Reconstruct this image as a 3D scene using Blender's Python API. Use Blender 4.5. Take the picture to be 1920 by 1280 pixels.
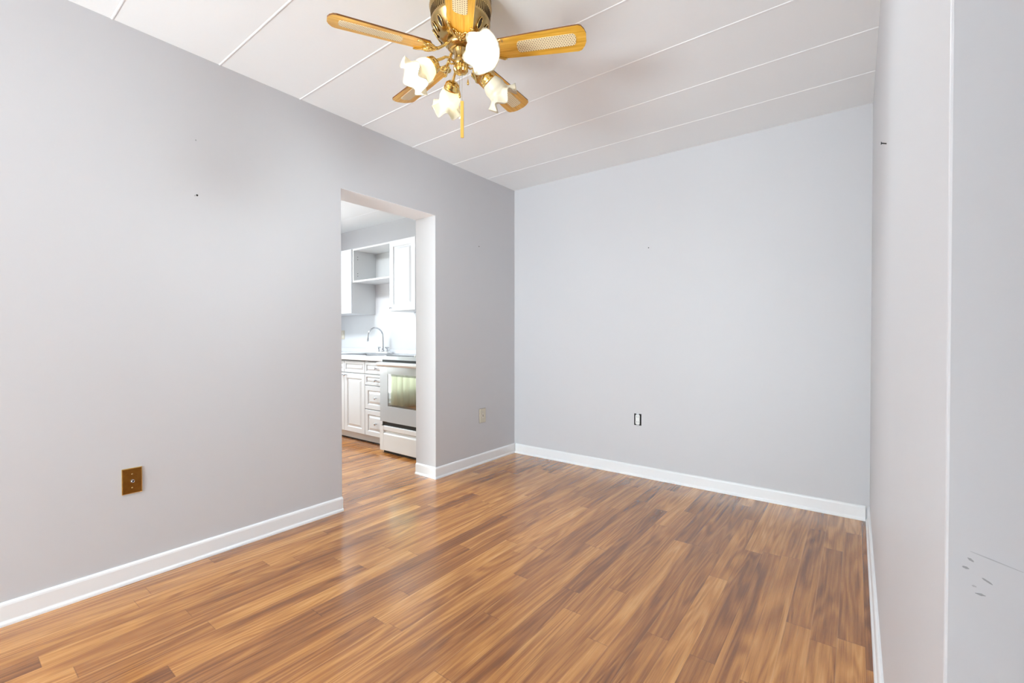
import bpy, bmesh, math, random
from mathutils import Vector, Matrix
PI = math.pi
R = math.radians
for o in list(bpy.data.objects): bpy.data.objects.remove(o)
S = bpy.context.scene
COL = S.collection
random.seed(7)

# ---------------------------------------------------------------- camera, light, exposure
F, YAW, PITCH, ROLL, CZ = 844.8, 0.6518, -0.0108, -0.0008, 1.0823
cam = bpy.data.cameras.new('camera'); co = bpy.data.objects.new('camera', cam); COL.objects.link(co)
cam.lens = F/1920*36; cam.sensor_width = 36; cam.clip_start = .01
co.location = (0, 0, CZ)
co.rotation_euler = (PI/2 + PITCH, 0, YAW)
S.camera = co
S.view_settings.view_transform = 'Standard'; S.view_settings.look = 'None'
S.view_settings.exposure = 0.40; S.view_settings.gamma = 1
S.view_settings.use_curve_mapping = False

W = bpy.data.worlds.new('sky'); S.world = W; W.use_nodes = True
bg = W.node_tree.nodes['Background']; bg.inputs[0].default_value = (.92, .96, 1, 1); bg.inputs[1].default_value = 1.2

def area(name, loc, rot, sx, sy, power, color=(1, 1, 1)):
    l = bpy.data.lights.new(name, 'AREA'); l.shape = 'RECTANGLE'; l.size = sx; l.size_y = sy
    l.energy = power; l.color = color
    o = bpy.data.objects.new(name, l); COL.objects.link(o); o.location = loc; o.rotation_euler = rot
    return o
# room measures (metres; x along the back wall, y into the depth)
XL, YB, XR, H = -2.538, 3.364, 0.071, 2.44
TH = .2235; Y1, Y2, DH = 1.5814, 2.3685, 2.0
YE = .608
XW, XE, YR, YK = -5.5, 3.0, -4.35, -1.3

# area lights added as daylight at invented, unseen windows; then the kitchen lamp
P_UP, P_REAR, P_KIT, P_CURT, P_KITC, BULB = 400, 8, 24, 24, 40, 840
area('rear_up_fill', (-1.35, -4.27, .60), (PI/2+R(58), 0, 0), 2.1, .9, P_UP, (.80, .935, 1))  # added fill aimed upward to brighten the ceiling
area('rear_fill', (-1.35, -4.27, 1.25), (PI/2, 0, 0), 2.1, 1.8, P_REAR, (.82, .94, 1))  # added fill at the made-up rear window, lights the back wall
area('kitchen_up_fill', (XW+.02, 1.66, 1.25), (PI/2+R(52), 0, -PI/2), .68, 2.0, P_KIT, (.86, .96, 1))  # added fill, tilted up to lift the kitchen ceiling and upper wall
area('curtain_back_fill', (XW+.02, .35, 1.25), (PI/2, 0, -PI/2), 1.7, 2.0, P_CURT, (.95, 1, .95))  # added light that makes the curtain glow for the oven reflection
area('kitchen_ceiling_lamp', (-4.7, 1.78, 2.36), (0, 0, 0), .6, .35, P_KITC, (.88, .955, 1))

# ---------------------------------------------------------------- node helpers
class NT:
    def __init__(s, name):
        s.m = bpy.data.materials.new(name); s.m.use_nodes = True
        s.t = s.m.node_tree; s.n = s.t.nodes; s.l = s.t.links
        s.b = s.n['Principled BSDF']
    def node(s, typ, **kw):
        n = s.n.new(typ)
        for k, v in kw.items():
            if hasattr(n, k): setattr(n, k, v)
        return n
    def put(s, sock, v):
        if isinstance(v, bpy.types.NodeSocket): s.l.new(v, sock)
        else: sock.default_value = v
    def math(s, op, a, b=0.0, c=None):
        n = s.n.new('ShaderNodeMath'); n.operation = op
        s.put(n.inputs[0], a); s.put(n.inputs[1], b)
        if c is not None: s.put(n.inputs[2], c)
        return n.outputs[0]
    def comb(s, x, y, z=0.0):
        n = s.n.new('ShaderNodeCombineXYZ')
        s.put(n.inputs[0], x); s.put(n.inputs[1], y); s.put(n.inputs[2], z)
        return n.outputs[0]
    def noise(s, vec, scale, detail=3, rough=.5, dist=0):
        n = s.n.new('ShaderNodeTexNoise'); s.l.new(vec, n.inputs['Vector'])
        n.inputs['Scale'].default_value = scale; n.inputs['Detail'].default_value = detail
        n.inputs['Roughness'].default_value = rough; n.inputs['Distortion'].default_value = dist
        return n.outputs[0]
    def white(s, vec):
        n = s.n.new('ShaderNodeTexWhiteNoise'); n.noise_dimensions = '3D'; s.l.new(vec, n.inputs['Vector'])
        return n.outputs[0]
    def ramp(s, fac, stops):
        n = s.n.new('ShaderNodeValToRGB'); s.l.new(fac, n.inputs[0])
        e = n.color_ramp.elements
        while len(e) < len(stops): e.new(.5)
        for q, (p, c) in zip(e, stops): q.position = p; q.color = c if len(c) == 4 else (*c, 1)
        return n.outputs[0]
    def mix(s, fac, a, b, mode='MIX'):
        n = s.n.new('ShaderNodeMix'); n.data_type = 'RGBA'; n.blend_type = mode
        s.put(n.inputs[0], fac); s.put(n.inputs[6], a); s.put(n.inputs[7], b)
        return n.outputs[2]
    def coords(s, which='Object'):
        n = s.n.new('ShaderNodeTexCoord'); return n.outputs[which]
    def bump(s, h, strength, dist=.001):
        n = s.n.new('ShaderNodeBump'); n.inputs['Strength'].default_value = strength
        n.inputs['Distance'].default_value = dist; s.l.new(h, n.inputs['Height'])
        s.l.new(n.outputs[0], s.b.inputs['Normal'])
def lin(r, g, b):
    f = lambda c: ((c/255+.055)/1.055)**2.4 if c > 10 else c/255/12.92
    return (f(r), f(g), f(b), 1)
def paint(name, col, rough=.55, bump=.12, scale=260, spec=.5, coat=0, vary=.02):
    t = NT(name); o = t.coords()
    t.b.inputs['Roughness'].default_value = rough
    t.b.inputs['Specular IOR Level'].default_value = spec
    t.b.inputs['Coat Weight'].default_value = coat; t.b.inputs['Coat Roughness'].default_value = .08
    n = t.noise(o, 2.2, 4)
    dk = tuple(c*(1-vary) for c in col[:3])+(1,)
    t.put(t.b.inputs['Base Color'], t.mix(n, dk, col))
    if bump: t.bump(t.noise(o, scale, 2), bump, .0006)
    return t.m
def metal(name, col, rough=.25, vary=.25):
    t = NT(name); o = t.coords()
    t.b.inputs['Metallic'].default_value = 1
    n = t.noise(o, 60, 3)
    dk = tuple(c*(1-vary) for c in col[:3])+(1,)
    t.put(t.b.inputs['Base Color'], t.mix(n, dk, col))
    r = t.math('MULTIPLY_ADD', n, .12, rough-.06); t.put(t.b.inputs['Roughness'], r)
    return t.m

M = {}
M['wall'] = paint('grey_wall_paint', lin(209, 207, 209), .5, .18, 180)
M['kwall'] = paint('kitchen_wall_paint', lin(226, 225, 228), .5, .15, 180)
M['head_bounce'] = paint('bounce_white_head_paint', lin(246, 246, 248), .45, .1, 180)  # whiter colour stands in for light bounced off the kitchen floor
M['ceil'] = paint('white_ceiling_paint', lin(251, 252, 253), .7, .25, 140)
M['trim'] = paint('white_gloss_trim', lin(243, 243, 244), .28, .03, 60, .5, .2, .01)
M['cab'] = paint('white_cabinet_foil', lin(226, 229, 233), .25, .0, 60, .5, .3, .01)
M['cabin'] = paint('cabinet_melamine', lin(222, 223, 224), .4, .0)
M['range'] = paint('pale_grey_enamel', lin(192, 198, 204), .18, .0, 60, .5, .4, .01)
M['rangew'] = paint('white_enamel', lin(236, 237, 239), .2, .0, 60, .5, .3, .01)
M['black'] = paint('black_gap', (.004, .004, .004, 1), .5, .0)
M['blackglass'] = paint('black_ceramic_glass', (.006, .006, .007, 1), .06, .0)
M['counter'] = paint('white_laminate', lin(230, 233, 238), .2, .0, 60, .5, .2, .015)
M['splash'] = paint('white_wall_panel', lin(224, 226, 229), .2, .0, 60, .5, .1, .01)
M['steel'] = metal('sink_steel', (.55, .56, .58, 1), .3, .1)
M['chrome'] = metal('chrome', (.62, .63, .66, 1), .1, .05)
M['brass'] = metal('antique_brass', (.60, .42, .18, 1), .22, .3)
M['brassl'] = metal('polished_brass', (.88, .64, .24, 1), .16, .25)
M['brassd'] = paint('dark_vent', (.035, .02, .01, 1), .5, .0)
M['ribs'] = paint('dark_brass_ribs', (.11, .065, .022, 1), .4, .0)
M['ivory'] = paint('ivory_plastic', lin(226, 221, 210), .35, .0)
M['almond'] = paint('almond_plastic', lin(214, 206, 188), .35, .0)
M['white_plastic'] = paint('white_plastic', lin(238, 238, 236), .3, .0)
M['fobwood'] = paint('yellow_pull_wood', lin(228, 180, 84), .3, .0)
M['dark'] = paint('dark_hole', (.008, .008, .008, 1), .8, .0)
M['scuff'] = paint('grey_scuff', lin(162, 160, 162), .7, .0)
M['scuffl'] = paint('faint_scuff', lin(186, 183, 185), .7, .0)
M['frame'] = paint('window_frame_white', lin(235, 235, 235), .35, .0)

def floor_mat():
    t = NT('laminate_floor'); o = t.coords()
    sp = t.node('ShaderNodeSeparateXYZ'); t.l.new(o, sp.inputs[0]); x, y = sp.outputs[0], sp.outputs[1]
    SW = .0795
    xs = t.math('DIVIDE', t.math('ADD', x, 20.0), SW)
    row = t.math('FLOOR', xs); fx = t.math('FRACT', xs)
    off = t.white(t.comb(row, 3.1, 7.7))
    ln = t.math('MULTIPLY_ADD', t.white(t.comb(row, 9.3, 1.2)), .5, .72)
    ys = t.math('ADD', t.math('DIVIDE', t.math('ADD', y, 20.0), ln), t.math('MULTIPLY', off, 7.0))
    cell = t.math('FLOOR', ys); fy = t.math('FRACT', ys)
    # pairs of neighbouring strips sometimes come from the same board figure
    rnd = t.white(t.comb(row, cell, 2.0)); rnd2 = t.white(t.comb(row, cell, 5.0))
    sx = t.math('MULTIPLY_ADD', rnd, 31.0, x); sy = t.math('MULTIPLY_ADD', rnd2, 17.0, y)
    # broad figure: stretched, slightly cathedral
    fig = t.noise(t.comb(t.math('MULTIPLY', sx, 9.0), t.math('MULTIPLY', sy, .75), rnd), 1.0, 2, .5, .35)
    rings = t.math('MULTIPLY_ADD', t.math('SINE', t.math('MULTIPLY', fig, 70.0)), .5, .5)
    fine = t.noise(t.comb(t.math('MULTIPLY', sx, 150.0), t.math('MULTIPLY', sy, 2.6), rnd), 1.0, 4, .65)
    fine2 = t.noise(t.comb(t.math('MULTIPLY', sx, 420.0), t.math('MULTIPLY', sy, 22.0), rnd), 1.0, 3, .6)
    broad = t.noise(t.comb(t.math('MULTIPLY', sx, 22.0), t.math('MULTIPLY', sy, .9), rnd2), 1.0, 2, .5)
    v = t.math('MULTIPLY_ADD', rnd, .40, .30)
    v = t.math('ADD', v, t.math('MULTIPLY', t.math('SUBTRACT', broad, .5), .80))
    v = t.math('ADD', v, t.math('MULTIPLY', t.math('SUBTRACT', fine, .5), .60))
    v = t.math('ADD', v, t.math('MULTIPLY', t.math('SUBTRACT', rings, .5), .20))
    v = t.math('ADD', v, t.math('MULTIPLY', t.math('SUBTRACT', fine2, .5), .22))
    c = t.ramp(v, [(0.0, lin(114, 67, 33)), (.25, lin(138, 83, 40)), (.47, lin(172, 110, 54)),
                   (.70, lin(203, 138, 71)), (1.0, lin(233, 174, 104))])
    pore = t.noise(t.comb(t.math('MULTIPLY', sx, 330.0), t.math('MULTIPLY', sy, 3.0), rnd2), 1.0, 2, .5, .2)
    pore = t.math('MULTIPLY', t.math('SUBTRACT', pore, .60), 9.0); pore = t.math('MINIMUM', t.math('MAXIMUM', pore, 0.0), 1.0)
    c = t.mix(t.math('MULTIPLY', pore, .35), c, lin(84, 46, 24))
    # joints
    ex = t.math('MINIMUM', fx, t.math('SUBTRACT', 1.0, fx))
    jx = t.math('LESS_THAN', ex, .010)
    ey = t.math('MINIMUM', fy, t.math('SUBTRACT', 1.0, fy))
    jy = t.math('LESS_THAN', ey, .0016)
    side = t.math('GREATER_THAN', off, .55)
    c = t.mix(t.math('MULTIPLY', t.math('MULTIPLY', jx, side), .55), c, lin(222, 166, 108))
    c = t.mix(t.math('MULTIPLY', t.math('MULTIPLY', jx, t.math('SUBTRACT', 1.0, side)), .45), c, lin(74, 44, 28))
    c = t.mix(t.math('MULTIPLY', jy, .35), c, lin(70, 40, 26))
    # flecks of dust
    vo = t.node('ShaderNodeTexVoronoi'); vo.inputs['Scale'].default_value = 3.2; t.l.new(o, vo.inputs['Vector'])
    c = t.mix(t.math('LESS_THAN', vo.outputs['Distance'], .0065), c, lin(225, 215, 205))
    t.put(t.b.inputs['Base Color'], c)
    t.put(t.b.inputs['Roughness'], t.math('MULTIPLY_ADD', fine, .08, .20))
    t.b.inputs['Specular IOR Level'].default_value = .8; t.b.inputs['Coat Weight'].default_value = .35; t.b.inputs['Coat Roughness'].default_value = .14
    hgt = t.math('MULTIPLY_ADD', fine, .5, fine2)
    t.bump(hgt, .10, .0006)
    return t.m
M['floor'] = floor_mat()

def oak():
    t = NT('golden_oak'); o = t.coords()
    sp = t.node('ShaderNodeSeparateXYZ'); t.l.new(o, sp.inputs[0])
    g = t.noise(t.comb(t.math('MULTIPLY', sp.outputs[0], 6.0), t.math('MULTIPLY', sp.outputs[1], 110.0), 0.0), 1, 4, .6, .3)
    t.put(t.b.inputs['Base Color'], t.ramp(g, [(.25, lin(210, 148, 40)), (.55, lin(242, 186, 72)), (.8, lin(253, 210, 112))]))
    t.b.inputs['Roughness'].default_value = .25
    return t.m
M['oak'] = oak()
M['oakedge'] = paint('blade_edge_stain', lin(120, 72, 22), .35, .0)
def cane():
    t = NT('woven_cane'); o = t.coords()
    sp = t.node('ShaderNodeSeparateXYZ'); t.l.new(o, sp.inputs[0])
    g = .0098
    yy = t.math('DIVIDE', t.math('ADD', sp.outputs[1], 1.0), g*.82)
    row = t.math('FLOOR', yy)
    xx = t.math('ADD', t.math('DIVIDE', t.math('ADD', sp.outputs[0], 1.0), g), t.math('MULTIPLY', t.math('MODULO', row, 2.0), .5))
    dx = t.math('SUBTRACT', t.math('FRACT', xx), .5); dy = t.math('SUBTRACT', t.math('FRACT', yy), .5)
    d = t.math('SQRT', t.math('ADD', t.math('MULTIPLY', dx, dx), t.math('MULTIPLY', dy, dy)))
    hole = t.math('LESS_THAN', d, .21)
    st = t.math('MULTIPLY_ADD', t.math('SINE', t.math('MULTIPLY', t.math('ADD', dx, dy), 24.0)), .5, .5)
    c = t.mix(t.math('MULTIPLY', st, .35), lin(255, 242, 204), lin(238, 200, 140))
    t.put(t.b.inputs['Base Color'], t.mix(hole, c, lin(112, 66, 22)))
    t.b.inputs['Roughness'].default_value = .5
    return t.m
M['cane'] = cane()
def frosted():
    t = NT('frosted_ruffled_glass'); o = t.coords()
    t.n.remove(t.b)
    out = t.n['Material Output']
    d = t.node('ShaderNodeBsdfDiffuse'); tr = t.node('ShaderNodeBsdfTranslucent'); gl = t.node('ShaderNodeBsdfGlossy')
    n = t.noise(o, 40, 2)
    col = t.mix(n, (.97, .92, .80, 1), (.95, .87, .68, 1))
    t.l.new(col, d.inputs[0]); t.l.new(col, tr.inputs[0]); gl.inputs['Roughness'].default_value = .2
    tp = t.node('ShaderNodeBsdfTransparent')
    a = t.node('ShaderNodeMixShader'); a.inputs[0].default_value = .26
    t.l.new(d.outputs[0], a.inputs[1]); t.l.new(tr.outputs[0], a.inputs[2])
    b = t.node('ShaderNodeMixShader'); b.inputs[0].default_value = .0
    t.l.new(a.outputs[0], b.inputs[1]); t.l.new(tp.outputs[0], b.inputs[2])
    c = t.node('ShaderNodeMixShader'); c.inputs[0].default_value = .06
    t.l.new(b.outputs[0], c.inputs[1]); t.l.new(gl.outputs[0], c.inputs[2])
    t.l.new(c.outputs[0], out.inputs[0])
    return t.m
M['glass_shade'] = frosted()
def bulb(name, strength):
    t = NT(name)
    t.b.inputs['Base Color'].default_value = (.95, .93, .88, 1)
    t.b.inputs['Roughness'].default_value = .25
    if strength:
        t.b.inputs['Emission Color'].default_value = (.82, .945, 1, 1)
        t.b.inputs['Emission Strength'].default_value = strength
    return t.m
M['bulb_on'] = bulb('lit_bulb', BULB); M['bulb_off'] = bulb('unlit_bulb', 0)
def glass(name, col, rough=0.02):
    t = NT(name)
    t.b.inputs['Base Color'].default_value = col; t.b.inputs['Roughness'].default_value = rough
    t.b.inputs['Specular IOR Level'].default_value = 1.0; t.b.inputs['Coat Weight'].default_value = 1
    t.b.inputs['Coat Roughness'].default_value = .01; t.b.inputs['Coat IOR'].default_value = 2.3
    return t.m
t_ = NT('oven_door_glass'); t_.b.inputs['Base Color'].default_value = (.66, .68, .64, 1)
t_.b.inputs['Metallic'].default_value = 1; t_.b.inputs['Roughness'].default_value = .03; M['ovenglass'] = t_.m
M['ovenframe'] = glass('oven_window_border', (.09, .10, .095, 1), .1)
def clear():
    t = NT('window_glass'); t.b.inputs['Transmission Weight'].default_value = 1
    t.b.inputs['Roughness'].default_value = 0; t.b.inputs['IOR'].default_value = 1.45
    return t.m
M['pane'] = clear()
def curtain():
    t = NT('pale_green_curtain'); t.n.remove(t.b); out = t.n['Material Output']
    d = t.node('ShaderNodeBsdfDiffuse'); tr = t.node('ShaderNodeBsdfTranslucent')
    o = t.coords(); n = t.noise(o, 6, 2); c = t.mix(n, (.88, .92, .84, 1), (.93, .95, .86, 1))
    t.l.new(c, d.inputs[0]); t.l.new(c, tr.inputs[0])
    a = t.node('ShaderNodeMixShader'); a.inputs[0].default_value = .7
    t.l.new(d.outputs[0], a.inputs[1]); t.l.new(tr.outputs[0], a.inputs[2]); t.l.new(a.outputs[0], out.inputs[0])
    return t.m
M['curtain'] = curtain()

# ---------------------------------------------------------------- mesh helpers
class MB:
    def __init__(s): s.bm = bmesh.new(); s.mi = 0
    def _f(s, vs):
        try: f = s.bm.faces.new(vs); f.material_index = s.mi; return f
        except ValueError: return None
    def box(s, x0, x1, y0, y1, z0, z1, bev=0, seg=2):
        b = bmesh.new()
        v = [b.verts.new(p) for p in ((x0,y0,z0),(x1,y0,z0),(x1,y1,z0),(x0,y1,z0),(x0,y0,z1),(x1,y0,z1),(x1,y1,z1),(x0,y1,z1))]
        for q in ((0,3,2,1),(4,5,6,7),(0,1,5,4),(1,2,6,5),(2,3,7,6),(3,0,4,7)): b.faces.new([v[i] for i in q])
        if bev: bmesh.ops.bevel(b, geom=list(b.edges), offset=bev, segments=seg, affect='EDGES', profile=.5)
        s.merge(b); return s
    def merge(s, b, mat=None):
        mp = {}
        for v in b.verts: mp[v] = s.bm.verts.new(mat @ v.co if mat else v.co)
        for f in b.faces:
            q = s._f([mp[v] for v in f.verts])
            if q: q.smooth = f.smooth
        b.free(); return s
    def prism(s, pts, z0, z1):
        a = [s.bm.verts.new((x, y, z0)) for x, y in pts]; c = [s.bm.verts.new((x, y, z1)) for x, y in pts]
        n = len(pts)
        s._f(a[::-1]); s._f(c)
        for i in range(n): s._f([a[i], a[(i+1) % n], c[(i+1) % n], c[i]])
        return s
    def lathe(s, prof, seg=32, mat=None, cap=True):
        mat = mat or Matrix(); rings = []
        for r, z in prof:
            rings.append([s.bm.verts.new(mat @ Vector((r*math.cos(2*PI*k/seg), r*math.sin(2*PI*k/seg), z))) for k in range(seg)])
        for A, B in zip(rings, rings[1:]):
            for k in range(seg):
                f = s._f([A[k], A[(k+1) % seg], B[(k+1) % seg], B[k]])
                if f: f.smooth = True
        if cap: s._f(rings[0][::-1]); s._f(rings[-1])
        return s
    def tube(s, pts, rad, seg=8, cap=True, flat=1.0):
        pts = [Vector(p) for p in pts]; n = len(pts)
        if not isinstance(rad, (list, tuple)): rad = [rad]*n
        rings = []; up = Vector((0, 0, 1)); prev = None
        for i, p in enumerate(pts):
            d = (pts[min(i+1, n-1)]-pts[max(i-1, 0)]).normalized()
            if prev is None:
                a = d.cross(up)
                if a.length < .1: a = d.cross(Vector((1, 0, 0)))
                a.normalize()
            else: a = (prev-d*prev.dot(d)).normalized()
            prev = a; b = d.cross(a)
            rings.append([s.bm.verts.new(p+a*rad[i]*math.cos(2*PI*k/seg)+b*rad[i]*flat*math.sin(2*PI*k/seg)) for k in range(seg)])
        for A, B in zip(rings, rings[1:]):
            for k in range(seg):
                f = s._f([A[k], A[(k+1) % seg], B[(k+1) % seg], B[k]])
                if f: f.smooth = True
        if cap: s._f(rings[0][::-1]); s._f(rings[-1])
        return s
    def sphere(s, c, r, u=16, v=10, scale=(1, 1, 1), mat=None):
        b = bmesh.new(); bmesh.ops.create_uvsphere(b, u_segments=u, v_segments=v, radius=r)
        for q in b.verts: q.co = Vector((q.co.x*scale[0], q.co.y*scale[1], q.co.z*scale[2]))
        for f in b.faces: f.smooth = True
        m = Matrix.Translation(c)
        if mat: m = m @ mat
        return s.merge(b, m)
    def panel(s, x0, x1, z0, z1, yf, th=.018, border=.05, step=1.0):
        """raised panel front facing -y, front face at y=yf"""
        w = min(x1-x0, z1-z0); k = min(1, w/.16)
        lv = [(0, th), (0, .003), (.003, 0), (border*k, 0), ((border+.007)*k, .009), ((border+.012)*k, .009), ((border+.034)*k, .001)]
        rings = []
        for i, d in lv:
            rings.append([s.bm.verts.new(p) for p in ((x0+i, yf+d, z0+i), (x1-i, yf+d, z0+i), (x1-i, yf+d, z1-i), (x0+i, yf+d, z1-i))])
        for A, B in zip(rings, rings[1:]):
            for q in range(4): s._f([A[q], A[(q+1) % 4], B[(q+1) % 4], B[q]])
        s._f(rings[-1]); s._f(rings[0][::-1])
        return s
    def build(s, name, mats, parent=None, loc=None, smooth=False):
        bmesh.ops.recalc_face_normals(s.bm, faces=list(s.bm.faces))
        me = bpy.data.meshes.new(name); s.bm.to_mesh(me); s.bm.free()
        if not isinstance(mats, (list, tuple)): mats = [mats]
        for m in mats: me.materials.append(M[m] if isinstance(m, str) else m)
        o = bpy.data.objects.new(name, me); COL.objects.link(o)
        if parent: o.parent = parent
        if loc is not None: o.location = loc
        if smooth:
            for p in me.polygons: p.use_smooth = True
        return o
def struct(o): o['kind'] = 'structure'; return o
def thing(name, label, cat, loc=(0, 0, 0), rz=0, group=None):
    o = bpy.data.objects.new(name, None); COL.objects.link(o); o.empty_display_size = .05
    o.location = loc; o.rotation_euler = (0, 0, rz); o['label'] = label; o['category'] = cat
    if group: o['group'] = group
    return o
def tag(o, label, cat, group=None):
    o['label'] = label; o['category'] = cat
    if group: o['group'] = group
    return o

# ---------------------------------------------------------------- room shell
struct(MB().box(XW-.15, XE+.15, YR-.15, YB+.15, -.06, 0).build('floor', 'floor'))
m = MB().box(XW-.15, XE+.15, YR-.15, YB+.15, H, H+.12)
SE = [.506+.4105*k for k in range(-11, 7)]
def bead(x0, x1, y):
    w, h = .0052, .0022
    pr = [(-w, 0), (-w*.55, -h*.8), (0, -h), (w*.55, -h*.8), (w, 0)]
    A = [m.bm.verts.new((x0, y+a, H+b)) for a, b in pr]; B = [m.bm.verts.new((x1, y+a, H+b)) for a, b in pr]
    for i in range(4): m._f([A[i], A[i+1], B[i+1], B[i]])
for y in SE:
    bead(XL, XR if y > YE else XE, y)
    if y > YK: bead(XW, XL-TH, y+.03)
struct(m.build('ceiling', 'ceil'))

# left wall with the doorway; head's colour whitened for bounced kitchen light, jambs in wall paint
m = MB()
g = .0015
m.box(XL-TH+g, XL, YR, Y1-g, 0, H); m.box(XL-TH+g, XL, Y2+g, YB, 0, H); m.box(XL-TH+g, XL, Y1-g, Y2+g, DH+g, H)
wl = struct(m.build('wall_left', 'wall'))
m = MB()
m.box(XL-TH, XL-.0005, Y1-g, Y1, 0, DH); m.box(XL-TH, XL-.0005, Y2, Y2+g, 0, DH)
struct(m.build('trim_1', 'wall')); m = MB(); m.box(XL-TH, XL-.0005, Y1-g, Y2+g, DH, DH+g)
struct(m.build('trim_2', 'head_bounce'))
wb = struct(MB().box(XL, XR+.001, YB, YB+.15, 0, H).build('wall_back', 'wall'))
struct(MB().box(XW, XL, YB, YB+.15, 0, H).build('wall_kitchen_back', 'kwall'))
c = .0025
pts = [(XR, YB+.15), (XR, YE+c), (XR+c*.3, YE+c*.3), (XR+c, YE), (XE, YE), (XE, YE+.14), (XR+.14, YE+.14), (XR+.14, YB+.15)]
wr = struct(MB().prism(pts, 0, H).build('wall_right', 'wall'))
# rear wall (living room, behind the camera) with an invented wide window for the light, east wall
wx0, wx1, wz0, wz1 = -2.45, -.25, .2, 2.35
m = MB(); m.box(XW, wx0, YR-.15, YR, 0, H); m.box(wx1, XE, YR-.15, YR, 0, H)
m.box(wx0, wx1, YR-.15, YR, 0, wz0); m.box(wx0, wx1, YR-.15, YR, wz1, H)
struct(m.build('wall_rear', 'wall'))
def frame_y(name, x0, x1, z0, z1, y, mull):
    m = MB(); t = .05
    m.box(x0, x1, y, y+.06, z0, z0+t); m.box(x0, x1, y, y+.06, z1-t, z1)
    m.box(x0, x0+t, y, y+.06, z0, z1); m.box(x1-t, x1, y, y+.06, z0, z1)
    for q in mull: m.box(q-.025, q+.025, y, y+.06, z0, z1)
    w = struct(m.build(name, 'frame'))
    MB().box(x0+t, x1-t, y+.028, y+.032, z0+t, z1-t).build('pane', 'pane', w)
frame_y('added_rear_window', wx0, wx1, wz0, wz1, YR-.14, (-1.35,))
struct(MB().box(XE, XE+.15, YR, YE+.14, 0, H).build('wall_east', 'wall'))
def frame_x(name, y0, y1, z0, z1, x, mull):
    m = MB(); t = .05
    m.box(x, x+.06, y0, y1, z0, z0+t); m.box(x, x+.06, y0, y1, z1-t, z1)
    m.box(x, x+.06, y0, y0+t, z0, z1); m.box(x, x+.06, y1-t, y1, z0, z1)
    for q in mull: m.box(x, x+.06, q-.025, q+.025, z0, z1)
    w = struct(m.build(name, 'frame'))
    MB().box(x+.028, x+.032, y0+t, y1-t, z0+t, z1-t).build('pane', 'pane', w)
struct(MB().box(-.50, XE, -1.12, -1.0, 0, H).build('wall_light_blocker', 'wall'))  # unseen partition added to keep rear light off the near wall face
# kitchen: west wall with an invented patio window for the light, south wall
ky0, ky1, kz0, kz1 = -.55, 2.02, .1, 2.3
m = MB(); m.box(XW-.15, XW, YK-.1, ky0, 0, H); m.box(XW-.15, XW, ky1, YB, 0, H)
m.box(XW-.15, XW, ky0, ky1, 0, kz0); m.box(XW-.15, XW, ky0, ky1, kz1, H)
struct(m.build('wall_west', 'kwall'))
frame_x('added_kitchen_window', ky0, ky1, kz0, kz1, XW-.12, (1.28,))
struct(MB().box(XW, XL-TH, YK-.1, YK, 0, H).build('wall_kitchen_front', 'kwall'))

# ---------------------------------------------------------------- baseboards (board + rounded shoe)
PROF = [(0, 0), (.019, 0), (.0185, .007), (.016, .0125), (.0125, .016), (.0115, .019), (.0115, .074), (.0095, .081), (.005, .0855), (0, .0865)]
def baseboard(name, path, inward):
    """path: xy points on the wall face; profile offset to the given side, mitred corners"""
    m = MB(); P = [Vector((x, y)) for x, y in path]; n = len(P); offs = []
    def nrm(a, b):
        d = (b-a).normalized(); return Vector((-d.y, d.x))*inward
    for i in range(n):
        if i == 0: o = nrm(P[0], P[1])
        elif i == n-1: o = nrm(P[-2], P[-1])
        else:
            a, b = nrm(P[i-1], P[i]), nrm(P[i], P[i+1]); o = (a+b); o /= (1+a.dot(b))
        offs.append(o)
    rings = [[m.bm.verts.new((P[i].x+offs[i].x*d, P[i].y+offs[i].y*d, z)) for d, z in PROF] for i in range(n)]
    k = len(PROF)
    for A, B in zip(rings, rings[1:]):
        for q in range(k-1): m._f([A[q], A[q+1], B[q+1], B[q]])
    m._f(rings[0]); m._f(rings[-1][::-1])
    return struct(m.build(name, 'trim'))
baseboard('baseboard_left_front', [(XL, YR), (XL, Y1), ], -1)
baseboard('baseboard_left', [(XL-TH+.004, Y2), (XL, Y2), (XL, YB)], -1)
baseboard('baseboard_back', [(XL+.019, YB), (XR-.019, YB)], -1)
baseboard('baseboard_right', [(XR, YB), (XR, YE), (XE, YE)], -1)

# ---------------------------------------------------------------- small marks in the walls (parts of the walls)
def disc_x(name, y, z, r, parent, mat='dark', x=XL, sgn=1, ry=1, rz=1):
    return MB().lathe([(r, 0), (r*.9, .0012)], 12, Matrix.Translation((x, y, z)) @ Matrix.Rotation(sgn*PI/2, 4, 'Y') @ Matrix.Diagonal((rz, ry, 1, 1))).build(name, mat, parent)
disc_x('nail_hole', .815, 1.766, .0045, wl); disc_x('nail_hole', .806, 1.762, .0035, wl, 'scuffl')
disc_x('nail_hole', .811, 2.03, .003, wl, 'scuff'); disc_x('nail_hole', 2.866, 1.844, .004, wl)
disc_x('nail_hole', 2.866, 1.844, .0005, wl)
MB().lathe([(.004, 0), (.0035, .0012)], 12, Matrix.Translation((-1.259, YB, 1.759)) @ Matrix.Rotation(PI/2, 4, 'X')).build('nail_hole', 'dark', wb)
nl = MB(); nl.tube([(XR+.005, 1.80, 1.672), (XR-.012, 1.80, 1.678)], .0018, 8); nl.lathe([(.0045, 0), (.0045, .0015)], 12, Matrix.Translation((XR-.012, 1.80, 1.678)) @ Matrix.Rotation(-PI/2, 4, 'Y'))
tag(nl.build('nail', 'dark'), 'small dark nail left sticking out high on the right wall', 'nail')
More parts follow.
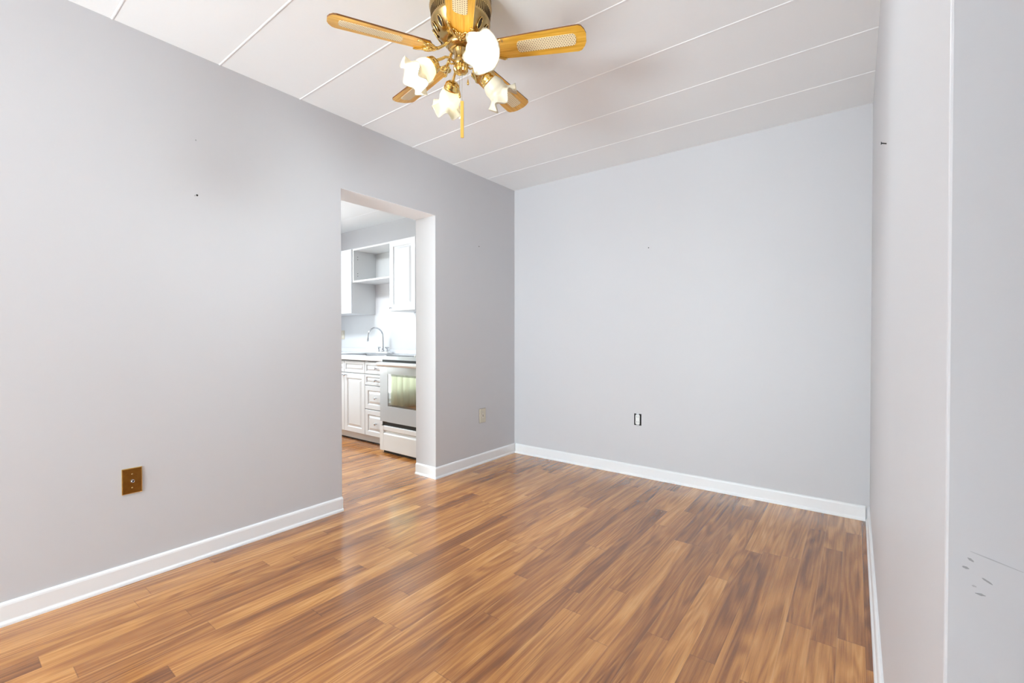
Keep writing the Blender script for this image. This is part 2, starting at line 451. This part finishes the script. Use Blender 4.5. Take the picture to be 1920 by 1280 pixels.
# scuffs on the wall face nearest the camera
def at_yplane(u, v, yv):
    f = Vector((-math.sin(YAW)*math.cos(PITCH), math.cos(YAW)*math.cos(PITCH), math.sin(PITCH))); r = Vector((math.cos(YAW), math.sin(YAW), 0)); up = r.cross(f)
    d = f*F+r*(u-960)-up*(v-640); t = yv/d.y
    return Vector((0, 0, CZ))+d*t
def scuff(p, q, w, mat):
    a, b = at_yplane(*p, YE), at_yplane(*q, YE); a.y = b.y = YE
    d = (b-a); n = 5; m = MB(); L = []; U = []
    nn = Vector((-d.z, 0, d.x)).normalized()
    for i in range(n+1):
        t = i/n; ww = w*math.sin(PI*(t*.86+.07))*(.7+.6*random.random())
        c = a+d*t; L.append(c-nn*ww/2); U.append(c+nn*ww/2)
    off = Vector((0, -.0004, 0))
    lo = [m.bm.verts.new(v) for v in L]; hi = [m.bm.verts.new(v) for v in U]
    lo2 = [m.bm.verts.new(v+off) for v in L]; hi2 = [m.bm.verts.new(v+off) for v in U]
    for i in range(n):
        m._f([lo2[i], lo2[i+1], hi2[i+1], hi2[i]]); m._f([lo[i], lo[i+1], lo2[i+1], lo2[i]]); m._f([hi2[i], hi2[i+1], hi[i+1], hi[i]])
    m.build('scuff_mark', mat, wr)
for p, q, w, mt in [((1814, 1045), (1826, 1053), .0022, 'scuff'), ((1804, 1061), (1817, 1066), .0026, 'scuff'), ((1841, 1083), (1861, 1096), .0018, 'scuff'),
                    ((1822, 1097), (1831, 1100), .0016, 'scuffl'), ((1828, 1111), (1848, 1117), .002, 'scuff'), ((1819, 1033), (1919, 1073), .0008, 'scuffl')]:
    scuff(p, q, w, mt)

# ---------------------------------------------------------------- wall plates
def plate_x(y0, y1, z0, z1, x, mat, name, parent):
    return MB().box(x, x+.006, y0, y1, z0, z1, .0028, 2).build(name, mat, parent)
t = thing('coax_wall_plate', 'brown brass cable plate with a silver coax jack low on the left wall', 'wall plate', (XL, .5585, .447))
m = MB(); m.box(0, .004, -.0355, .0355, -.0565, .0565, .0015); o = m.build('rim', 'brassl', t)
MB().box(.002, .0062, -.0325, .0325, -.0535, .0535, .001).build('plate', metal('aged_bronze', (.40, .20, .045, 1), .33, .45), t)
def screw(p, loc, mat='brass', rot=Matrix.Rotation(PI/2, 4, 'Y')):
    return MB().lathe([(.0036, 0), (.0034, .0012), (.002, .002)], 14, Matrix.Translation(loc) @ rot).build('screw', mat, p)
screw(t, (.0062, 0, .030)); screw(t, (.0062, 0, -.030))
rot = Matrix.Rotation(PI/2, 4, 'Y')
j = MB(); j.lathe([(.0082, 0), (.0082, .003)], 6, Matrix.Translation((.0062, 0, 0)) @ rot)
j.lathe([(.0056, 0), (.0056, .009), (.0042, .0092), (.0042, .004)], 20, Matrix.Translation((.0092, 0, 0)) @ rot, cap=False)
j = j.build('coax_jack', 'chrome', t)
MB().lathe([(.0042, 0), (.0041, .003)], 16, Matrix.Translation((.0105, 0, 0)) @ rot).build('socket', 'dark', j)

t = thing('phone_wall_plate', 'almond plastic wall jack plate low between the doorway and the corner', 'wall plate', (XL, 2.907, .408))
MB().box(0, .0012, -.0405, .0405, -.0615, .0615).build('shadow_rim', paint('shadow_outline', lin(120, 108, 96), .7, 0), t)  # brown-grey rim painted as the thin shadow round the plate
MB().box(.0008, .0070, -.038, .038, -.059, .059, .003).build('plate', 'almond', t)
m = MB(); m.lathe([(.013, 0), (.012, .003)], 22, Matrix.Translation((.006, 0, 0)) @ rot @ Matrix.Diagonal((1.6, 1, 1, 1))); m.build('jack_face', 'ivory', t)
MB().box(.0085, .0095, -.005, .003, -.010, .010).build('slot', paint('brown_slot', lin(130, 112, 92), .6, 0), t)
screw(t, (.0062, 0, .030), 'steel'); screw(t, (.0062, 0, -.030), 'steel')

t = thing('wall_outlet', 'white duplex outlet without a cover plate, dark gaps showing, on the back wall', 'outlet', (-1.340, YB, .440))
MB().box(-.029, .029, -.0006, .0, -.045, .045).build('box_opening', 'dark', t)
rb = Matrix.Rotation(PI/2, 4, 'X')
m = MB(); m.box(-.0175, .0175, -.007, -.0006, -.036, .036, .003)
for s in (-1, 1): m.lathe([(.017, 0), (.0165, .0025)], 22, Matrix.Translation((0, -.006, s*.0195)) @ rb @ Matrix.Diagonal((1, .8, 1, 1)))
m.build('receptacle', 'white_plastic', t)
m = MB(); m.box(-.011, .011, -.002, -.0006, -.053, .053, .0005)
m.build('mounting_strap', 'steel', t)
for s in (-1, 1):
    for q in (-1, 1): MB().box(q*.0058-.0012, q*.0058+.0012, -.0092, -.0083, s*.0195-.002, s*.0195+.006).build('slot', 'dark', t)

t = thing('kitchen_outlet', 'beige outlet plate on the white kitchen wall panel left of the sink', 'outlet', (-5.352, YB-.005, 1.105))
MB().box(-.036, .036, -.0065, 0, -.058, .058, .003).build('plate', 'almond', t)
m = MB()
for s in (-1, 1): m.lathe([(.015, 0), (.0145, .002)], 20, Matrix.Translation((0, -.0062, s*.02)) @ rb)
m.build('receptacle', 'ivory', t)

# ---------------------------------------------------------------- ceiling fan
FX, FY = -1.275, 1.33
fan = thing('ceiling_fan', 'brass five-blade ceiling fan with cane-inset oak blades and four glass lights', 'ceiling fan', (FX, FY, 0))
m = MB()
m.lathe([(.112, H), (.122, H-.004), (.1235, H-.012), (.1195, H-.018), (.1195, H-.026), (.1235, H-.032), (.1255, H-.040), (.1235, H-.048), (.1205, H-.052),
         (.1195, H-.054), (.1165, H-.092), (.119, H-.097), (.119, H-.103), (.115, H-.108), (.108, H-.125), (.094, H-.146), (.078, H-.160), (.060, H-.168), (.02, H-.170)], 72)
m.mi = 1
for k in range(76):                                             # fine vent band
    a = 2*PI*k/76; r = .1188
    mt = Matrix.Rotation(a, 4, 'Z') @ Matrix.Translation((r, 0, H-.073)) @ Matrix.Rotation(R(4.5), 4, 'Y')
    b = bmesh.new(); bmesh.ops.create_cube(b, size=1, matrix=Matrix.Diagonal((.0016, .0022, .030, 1)))
    m.merge(b, mt)
m.mi = 3
for k in range(15):                                             # oval openings in the bowl
    a = 2*PI*k/15
    mt = Matrix.Rotation(a, 4, 'Z') @ Matrix.Translation((.1015, 0, H-.1355)) @ Matrix.Rotation(PI/2+R(34), 4, 'Y') @ Matrix.Diagonal((1.25, .46, 1, 1))
    m.lathe([(.0165, -.003), (.0165, .0022)], 20, mt)
m.mi = 2
for k in range(15):
    a = 2*PI*k/15
    mt = Matrix.Rotation(a, 4, 'Z') @ Matrix.Translation((.1018, 0, H-.136)) @ Matrix.Rotation(PI/2+R(34), 4, 'Y')
    m.tube([mt @ Vector((0.0213*math.cos(2*PI*i/20), .0086*math.sin(2*PI*i/20), .002)) for i in range(21)], .0016, 6, cap=False)
m.build('motor_housing', ['brass', 'ribs', 'brassl', 'brassd'], fan)
m = MB(); m.lathe([(.03, H-.168), (.050, H-.170), (.056, H-.176), (.056, H-.192), (.050, H-.198), (.040, H-.202), (.03, H-.204)], 48)
m.build('rotor', 'brass', fan)
ZB = 2.222
BA = [241.35-72*k for k in range(5)]
PT = 12.5
def blade_mb():
    m = MB(); N = 10
    x0, x1 = .122, .500; w0, w1 = .044, .0585
    out = []
    out.append((x0, -.022)); out.append((x0+.012, -w0)) ; 
    for i in range(1, N): f = i/N; out.append((x0+.012+(x1-.05-x0)*f, -(w0+(w1-w0)*f**.8)))
    out += [(x1-.030, -w1), (x1-.018, -w1*.92), (x1-.006, -w1*.62), (x1, -w1*.3)]
    out = out+[(x, -y) for x, y in out[::-1]]
    th = .0028
    lo = [m.bm.verts.new((x, y, -th)) for x, y in out]; hi = [m.bm.verts.new((x, y, th)) for x, y in out]
    m._f(lo[::-1]); m._f(hi); n = len(out); m.mi = 1
    for i in range(n): m._f([lo[i], lo[(i+1) % n], hi[(i+1) % n], hi[i]])
    return m
def cane_mb():
    m = MB(); pts = []
    x0, x1, w = .232, .462, .0265
    for (cx, sg) in ((x1-.014, 1), (x0+.014, -1)):
        for i in range(9):
            a = -PI/2+PI*i/8
            pts.append((cx+sg*.014*math.cos(a), sg*w*math.copysign(abs(math.sin(a))**.7, math.sin(a))))
    lo = [m.bm.verts.new((x, y, -.0041)) for x, y in pts]; hi = [m.bm.verts.new((x, y, -.0027)) for x, y in pts]
    n = len(pts); m._f(lo[::-1]); m._f(hi)
    for i in range(n): m._f([lo[i], lo[(i+1) % n], hi[(i+1) % n], hi[i]])
    return m
def iron_mb():
    """cast blade iron: neck from the rotor, lyre-shaped scrolls gripping the blade root"""
    m = MB(); z = -.0065
    m.tube([(.040, 0, .030), (.058, 0, .026), (.074, 0, .012), (.092, 0, .000), (.112, 0, -.006), (.136, 0, z)], [.009, .0085, .0075, .0085, .010, .004], 10, flat=.7)
    for s in (-1, 1):
        m.tube([(.098, s*.002, -.003), (.108, s*.014, -.006), (.126, s*.024, z), (.143, s*.030, z), (.160, s*.040, z), (.174, s*.046, z), (.181, s*.043, z-.001), (.180, s*.037, z-.002)],
               [.005, .006, .0055, .0045, .004, .0045, .004, .0025], 8, flat=.8)
        m.tube([(.112, s*.026, z), (.124, s*.034, z), (.138, s*.038, z), (.148, s*.034, z)], [.002, .004, .004, .002], 8)
        m.tube([(.118, s*.004, z), (.134, s*.012, z-.001), (.146, s*.016, z-.001), (.150, s*.024, z), (.146, s*.028, z)], [.004, .004, .003, .003, .002], 8)
        m.sphere((.152, s*.024, z-.002), .0035, 10, 6)
    for k in range(-2, 3):                                      # scallop shell at the centre
        a = R(18*k); m.tube([(.112, 0, z-.002), (.112+.020*math.cos(a), .020*math.sin(a), z-.0035), (.112+.030*math.cos(a), .030*math.sin(a), z-.001)], [.002, .0042, .0015], 8)
    m.sphere((.118, 0, z-.004), .0045, 12, 8)
    return m
bl = blade_mb().build('blade', ['oak', 'oakedge'], fan); ci = cane_mb().build('cane_inset', 'cane', bl)
ir = iron_mb().build('blade_iron', 'brassl', fan)
for k, a in enumerate(BA):
    rot = (R(-PT), 0, R(a))
    if k == 0: b, i_ = bl, ir
    else:
        b = bl.copy(); COL.objects.link(b); cc = ci.copy(); COL.objects.link(cc); cc.parent = b
        i_ = ir.copy(); COL.objects.link(i_)
    for q in (b, i_): q.parent = fan; q.location = (0, 0, ZB); q.rotation_mode = 'XYZ'; q.rotation_euler = rot
# light kit
m = MB(); m.lathe([(.024, 2.246), (.030, 2.240), (.030, 2.232), (.026, 2.226), (.0265, 2.200), (.029, 2.196), (.029, 2.176), (.026, 2.172)], 40)
m.build('switch_housing', 'brass', fan)
m = MB(); seg = 64; prof = [(.026, 2.174), (.0285, 2.168), (.0285, 2.156), (.024, 2.148), (.014, 2.143), (.004, 2.141)]
rings = [[m.bm.verts.new(((r+(.0011 if k % 4 < 2 else -.0009)*min(1, r/.02))*math.cos(2*PI*k/seg), (r+(.0011 if k % 4 < 2 else -.0009)*min(1, r/.02))*math.sin(2*PI*k/seg), z)) for k in range(seg)] for r, z in prof]
for A, B in zip(rings, rings[1:]):
    for k in range(seg): m._f([A[k], A[(k+1) % seg], B[(k+1) % seg], B[k]])
m._f(rings[-1])
m.build('ribbed_cap', 'brassl', fan)
LA = [242, 335, 152, 62]; LIT = [True, True, True, False]
TILT = 42                                                       # shade axis below the horizontal
RC, ZC = .104, 2.160
def shade_mb():
    m = MB(); ns, nt = 26, 96; rings = []
    L = .092
    for i in range(ns+1):
        s = i/ns
        if s < .12: r = .0285+(.036-.0285)*(s/.12)**.6
        elif s < .42: q = (s-.12)/.30; r = .036+.0075*math.sin(q*PI*.5)
        elif s < .62: q = (s-.42)/.20; r = .0435-.0015*math.sin(q*PI)
        elif s < .70: r = .0425
        else: q = (s-.70)/.30; r = .0425+.026*q**1.25
        e = max(0, (s-.50)/.50)**1.6
        ring = []
        for k in range(nt):
            th = 2*PI*k/nt
            rr = r*(1+.0)+e*(.0062*math.cos(6*th)+.0007*math.cos(42*th))
            z = L*s-e*(.015*math.cos(6*th)+.004*math.cos(3*th+1))
            ring.append(m.bm.verts.new((rr*math.cos(th), rr*math.sin(th), z)))
        rings.append(ring)
    for A, B in zip(rings, rings[1:]):
        for k in range(nt):
            f = m._f([A[k], A[(k+1) % nt], B[(k+1) % nt], B[k]]); f.smooth = True
    return m
for k, (a, lit) in enumerate(zip(LA, LIT)):
    TILT, RC, ZC = (32, .117, 2.172) if k == 1 else (42, .104, 2.160)
    d = Vector((math.cos(R(a)), math.sin(R(a)), 0)); up = Vector((0, 0, 1))
    P = lambda r, z: d*r+up*z
    ax = (d*math.cos(R(TILT))-up*math.sin(R(TILT))).normalized()
    m = MB()
    m.tube([P(.024, 2.186), P(.036, 2.190), P(.050, 2.196), P(.064, 2.194), P(.076, 2.185), P(RC-.006, ZC+.012), P(RC, ZC)], [.006, .005, .0045, .005, .0055, .006, .006], 10)
    m.tube([P(.028, 2.178), P(.040, 2.172), P(.050, 2.176), P(.054, 2.184), P(.048, 2.188)], [.004, .0035, .003, .003, .002], 8)   # leaf scroll
    arm = m.build('light_arm', 'brassl', fan)
    base = P(RC, ZC)
    mt = Matrix.Translation(base) @ ax.to_track_quat('Z', 'Y').to_matrix().to_4x4()
    MB().lathe([(.008, -.006), (.018, -.004), (.0285, .004), (.031, .012), (.031, .018), (.0335, .020), (.0335, .030), (.0315, .033), (.027, .033)], 40, mt).build('socket_cup', 'brassl', arm)
    mt2 = mt @ Matrix.Translation((0, 0, .026)) @ Matrix.Rotation(R(12+k*17), 4, 'Z')
    sh = shade_mb().build('glass_shade', 'glass_shade', arm)
    sh.data.transform(mt2)
    sm = sh.modifiers.new('thickness', 'SOLIDIFY'); sm.thickness = .0022; sm.offset = 0
    b = MB(); b.lathe([(.009, .018), (.010, .030), (.014, .040), (.0215, .050), (.0245, .058), (.0240, .068), (.019, .077), (.010, .082), (.001, .083)], 24, mt)
    b.build('bulb', 'bulb_on' if lit else 'bulb_off', arm)
# pull chains
cr, cf = Vector((math.cos(YAW), math.sin(YAW), 0)), Vector((-math.sin(YAW), math.cos(YAW), 0))
def chain(off, z0, z1):
    m = MB(); z = z0
    m.tube([off+Vector((0, 0, z0+.004)), off+Vector((0, 0, z1))], .0006, 6)
    while z > z1: m.sphere(off+Vector((0, 0, z)), .0013, 6, 4); z -= .0042
    return m.build('pull_chain', 'chrome', fan)
o1 = cr*.006-cf*.006; c1 = chain(o1, 2.142, 2.03)
mt = Matrix.Translation(o1) @ Matrix.Rotation(YAW, 4, 'Z')
m = MB(); b = MB(); b.box(-.0066, .0066, -.0035, .0035, 1.883, 2.030, .002)
m.merge(b.bm, mt); m.build('wooden_pull', 'fobwood', c1)
o2 = cr*(-.005)+cf*.004; c2 = chain(o2, 2.142, 2.075)
def drop(off, zt, h, r, par, mat='brassl'):
    MB().lathe([(.001, zt), (.0022, zt-h*.15), (r*.8, zt-h*.6), (r, zt-h*.82), (r*.6, zt-h*.95), (.001, zt-h)], 16, Matrix.Translation(off)).build('drop_pull', mat, par)
drop(o2, 2.077, .030, .0055, c2, 'brassl')
o3 = cr*.028+cf*.012; c3 = chain(o3, 2.166, 2.126); drop(o3, 2.128, .024, .0052, c3)

# ---------------------------------------------------------------- kitchen
def knob(parent, x, y, z, r=.0135):
    return MB().lathe([(.006, 0), (.005, .008), (.0045, .013), (r*.75, .016), (r, .021), (r*.9, .025), (r*.4, .028)], 20, Matrix.Translation((x, y, z)) @ Matrix.Rotation(PI/2, 4, 'X')).build('knob', 'chrome', parent)
YF = 2.70; G = .002
def base_cab(label, x0, x1, kind):
    t = thing('base_cabinet', label, 'cabinet', ((x0+x1)/2, YF, 0), group='white base cabinets along the kitchen wall')
    ox = (x0+x1)/2
    def B(m, *a): return m
    X0, X1 = x0-ox+.0005, x1-ox-.0005
    m = MB(); w = .018; D = YB-YF-.002
    m.box(X0, X0+w, .02, D, .09, .838); m.box(X1-w, X1, .02, D, .09, .838); m.box(X0+w, X1-w, .02, D, .09, .108); m.box(X0+w, X1-w, D-.006, D, .108, .838); m.box(X0+w, X1-w, .02, .026, .108, .832)
    m.build('body', 'cabin', t)
    m = MB(); m.box(X0, X1, .068, .083, .014, .09); m.mi = 1; m.box(X0, X1, .075, .083, 0, .014); m.build('toe_kick', ['cab', 'black'], t)
    if kind == 'doors':
        xm = (X0+X1)/2
        for (a, b, kx) in ((X0+G, xm-G, xm-.030), (xm+G, X1-G, xm+.030)):
            p = MB().panel(a, b, .712, .826, 0, border=.034).build('drawer_front', 'cab', t)
            d = MB().panel(a, b, .096, .704, 0).build('door', 'cab', t); knob(d, kx, 0, .682)
    else:
        for z0, z1 in ((.712, .826), (.600, .704), (.361, .592), (.096, .353)):
            d = MB().panel(X0+G, X1-G, z0, z1, 0, border=.034 if z1-z0 < .15 else .045).build('drawer', 'cab', t); knob(d, 0, 0, (z0+z1)/2)
    return t
base_cab('white double-door base cabinet under the kitchen sink', -4.645, -3.923, 'doors')
base_cab('white base cabinet with four stacked drawers beside the oven', -3.923, -3.543, 'drawers')
base_cab('white double-door base cabinet left of the sink cabinet', -5.40, -4.645, 'doors')
# worktop with hole for the sink
sx0, sx1, sy0, sy1 = -4.62, -4.04, 2.80, 3.20
m = MB(); z0, z1 = .842, .885
m.box(-5.40, -3.545, 2.672, sy0, z0, z1, .009, 3); m.box(-5.40, sx0, sy0, YB-.001, z0, z1); m.box(sx1, -3.545, sy0, YB-.001, z0, z1); m.box(sx0, sx1, sy1, YB-.001, z0, z1)
m.box(-5.40, -3.545, YB-.020, YB-.001, z1, .936, .003)
tag(m.build('worktop', 'counter'), 'white laminate worktop with upstand over the kitchen base cabinets', 'countertop')
tag(MB().box(-5.40, XL-TH-.002, YB-.0045, YB-.0005, .937, 1.345).build('backsplash', 'splash'), 'white splashback panel on the kitchen wall behind sink and oven', 'backsplash')
# sink
t = thing('kitchen_sink', 'stainless steel sink set in the white kitchen worktop', 'sink', (-4.33, 3.0, .885))
a0, a1, b0, b1 = -.29, .29, -.2, .2
m = MB()
def ring(i, z): return [m.bm.verts.new(p) for p in ((a0+i, b0+i, z), (a1-i, b0+i, z), (a1-i, b1-i, z), (a0+i, b1-i, z))]
rs = [ring(-.018, .0004), ring(-.016, .0045), ring(.004, .0045), ring(.012, -.002), ring(.03, -.16)]
for A, B in zip(rs, rs[1:]):
    for q in range(4): m._f([A[q], A[(q+1) % 4], B[(q+1) % 4], B[q]])
m._f(rs[-1]); m.build('basin', 'steel', t)
MB().lathe([(.04, -.1595), (.038, -.157), (.02, -.158)], 24).build('drain', 'chrome', t)
# faucet
fxx, fyy = -4.395, 3.272
t = thing('kitchen_faucet', 'chrome gooseneck faucet with two handles on a white base behind the sink', 'faucet', (fxx, fyy, .885))
MB().box(-.105, .105, -.028, .028, .0005, .022, .009, 3).build('base_plate', 'white_plastic', t)
pts = [(0, 0, .02), (0, 0, .06), (0, 0, .14), (0, -.002, .20)]
for i in range(1, 13):
    a = PI*i/12*1.03; pts.append((-.004*i/2, -.093+.093*math.cos(a), .205+.093*math.sin(a)))
e = pts[-1]; pts.append((e[0]-.001, e[1]-.004, e[2]-.035))
m = MB(); m.tube(pts, [.0125, .0115, .0105]+[.0095]*(len(pts)-3), 14)
m.lathe([(.020, .02), (.020, .03), (.014, .045)], 20); sp = m.build('spout', 'chrome', t)
e = pts[-1]; MB().lathe([(.010, -.006), (.0135, 0), (.0135, .022), (.010, .026)], 18, Matrix.Translation((e[0], e[1], e[2]-.012))).build('aerator', 'chrome', sp)
for s in (-1, 1):
    m = MB(); m.lathe([(.018, .02), (.018, .027), (.010, .036), (.008, .062), (.012, .066), (.012, .074), (.004, .078)], 18, Matrix.Translation((s*.078, 0, 0)))
    m.tube([(s*.078-.024, -.006, .070), (s*.078, 0, .072), (s*.078+.024, .006, .070)], [.007, .005, .007], 10)
    m.tube([(s*.078-.005, .022, .070), (s*.078, 0, .072), (s*.078+.005, -.022, .070)], [.006, .005, .006], 10)
    m.build('handle', 'chrome', t)
# wall cabinets
YU, UZ0, UZ1 = 3.03, 1.352, 2.098
def wall_cab(label, x0, x1, doors, kn):
    t = thing('wall_cabinet', label, 'cabinet', ((x0+x1)/2, YU, UZ0), group='white wall cabinets')
    ox = (x0+x1)/2; X0, X1 = x0-ox+.0004, x1-ox-.0004; HH = UZ1-UZ0; D = YB-YU-.001; w = .018
    m = MB(); m.box(X0, X0+w, .02, D, 0, HH); m.box(X1-w, X1, .02, D, 0, HH); m.box(X0+w, X1-w, .02, D, 0, w); m.box(X0+w, X1-w, .02, D, HH-w, HH); m.box(X0+w, X1-w, D-.006, D, w, HH-w)
    m.build('body', 'cabin', t); n = doors
    for i in range(n):
        a = X0+(X1-X0)*i/n+G; b = X0+(X1-X0)*(i+1)/n-G
        d = MB().panel(a, b, .002, HH-.002, 0, border=.062).build('door', 'cab', t)
        knob(d, (a+.028) if (kn == 'l' or i == 1) else (b-.028), 0, .036, .011)
    return t
wall_cab('tall white wall cabinet with doors left of the open cabinet', -5.40, -4.662, 2, 'c')
wall_cab('single-door white wall cabinet with a knob right of the open cabinet', -3.957, -3.538, 1, 'l')
t = thing('open_wall_cabinet', 'short doorless open white wall cabinet above the kitchen sink', 'cabinet', (-4.3085, YU, 1.712))
m = MB(); hw = .3505; D = YB-YU-.001; HH = UZ1-1.712; w = .018
m.box(-hw, -hw+w, .02, D, 0, HH); m.box(hw-w, hw, .02, D, 0, HH); m.box(-hw+w, hw-w, .02, D, 0, w); m.box(-hw+w, hw-w, .02, D, HH-w, HH); m.box(-hw+w, hw-w, D-.006, D, w, HH-w)
m.mi = 1
for zz in (.078, .108, .270, .300): m.lathe([(.0045, 0), (.0045, .001)], 10, Matrix.Translation((-hw+w, .075, zz)) @ Matrix.Rotation(PI/2, 4, 'Y'))
m.build('carcass', ['cabin', 'dark'], t)
# oven / range
RX0, RX1, RY = -3.541, -2.781, 2.60
t = thing('kitchen_range', 'pale grey freestanding electric oven with a window door and black cooktop', 'oven', ((RX0+RX1)/2, RY, 0))
hw = (RX1-RX0)/2
m = MB(); m.box(-hw+.004, hw-.004, .035, .74, .03, .872); m.build('body', 'range', t)
m = MB(); m.box(-hw+.02, hw-.02, .03, .6, 0, .03); m.box(-hw+.012, hw-.004, .02, .036, .03, .87); m.build('dark_gaps', 'black', t)
m = MB(); m.box(-hw, hw, -.004, .74, .868, .905, .004); m.build('cooktop_frame', 'range', t)
MB().box(-hw+.03, hw-.03, .05, .68, .9045, .909, .002).build('cooktop_glass', 'blackglass', t)
m = MB(); m.box(-hw, hw, .70, .758, .905, .95, .004); m.build('back_guard', 'rangew', t)
for kx in (.11, .22, .33): MB().lathe([(.020, 0), (.019, .014), (.012, .018)], 24, Matrix.Translation((kx, .022, .904))).build('control_knob', 'white_plastic', t)
# door: frame round the window
dz0, dz1, wx0_, wx1_, wz0_, wz1_ = .294, .848, -.262, .262, .44, .738
m = MB(); 
m.box(-hw, wx0_, 0, .034, dz0, dz1, .004); m.box(wx1_, hw, 0, .034, dz0, dz1, .004)
m.box(wx0_-.006, wx1_+.006, .0005, .0335, dz0, wz0_, .0); m.box(wx0_-.006, wx1_+.006, .0005, .0335, wz1_, dz1, .0)
d = m.build('door', 'range', t)
m = MB(); m.box(wx0_, wx1_, .003, .02, wz0_, wz1_); m.build('window_border', 'ovenframe', d)
m = MB(); m.box(wx0_+.020, wx1_-.020, .0012, .004, wz0_+.018, wz1_-.018); m.build('window_glass', 'ovenglass', d)
m = MB()
prof = [(.0, .846), (-.030, .846), (-.042, .838), (-.044, .824), (-.036, .812), (-.022, .806), (-.016, .816), (-.016, .834), (0, .836)]
A = [m.bm.verts.new((-hw, y, z)) for y, z in prof]; B = [m.bm.verts.new((hw, y, z)) for y, z in prof]
for i in range(len(prof)): m._f([A[i], A[(i+1) % len(prof)], B[(i+1) % len(prof)], B[i]])
m._f(A); m._f(B[::-1]); m.build('handle', 'rangew', d)
# storage drawer with a finger groove
m = MB()
prof = [(.034, .026), (.004, .026), (0, .030), (0, .178), (.004, .186), (.016, .196), (.018, .204), (.004, .214), (0, .218), (0, .252), (.004, .256), (.034, .256)]
A = [m.bm.verts.new((-hw+.002, y, z)) for y, z in prof]; B = [m.bm.verts.new((hw, y, z)) for y, z in prof]
for i in range(len(prof)): m._f([A[i], A[(i+1) % len(prof)], B[(i+1) % len(prof)], B[i]])
m._f(A); m._f(B[::-1]); m.box(-hw, -hw+.05, -.001, .03, .026, .256, .0); m.build('storage_drawer', 'rangew', t)

# pale green pleated curtain at the kitchen patio window (added for the oven door's reflection)
m = MB(); n = 160; A = []; B = []
for i in range(n+1):
    y = -.55+1.60*i/n; x = XW+.10+.022*math.sin(i*.55)+.008*math.sin(i*1.31)
    A.append(m.bm.verts.new((x, y, .03))); B.append(m.bm.verts.new((x, y, 2.28)))
for i in range(n):
    f = m._f([A[i], A[i+1], B[i+1], B[i]]); f.smooth = True
cu = m.build('curtain', 'curtain'); sm = cu.modifiers.new('thickness', 'SOLIDIFY'); sm.thickness = .002
tag(cu, 'added pale green pleated curtain at the invented kitchen window, mirrored in the oven door', 'curtain')
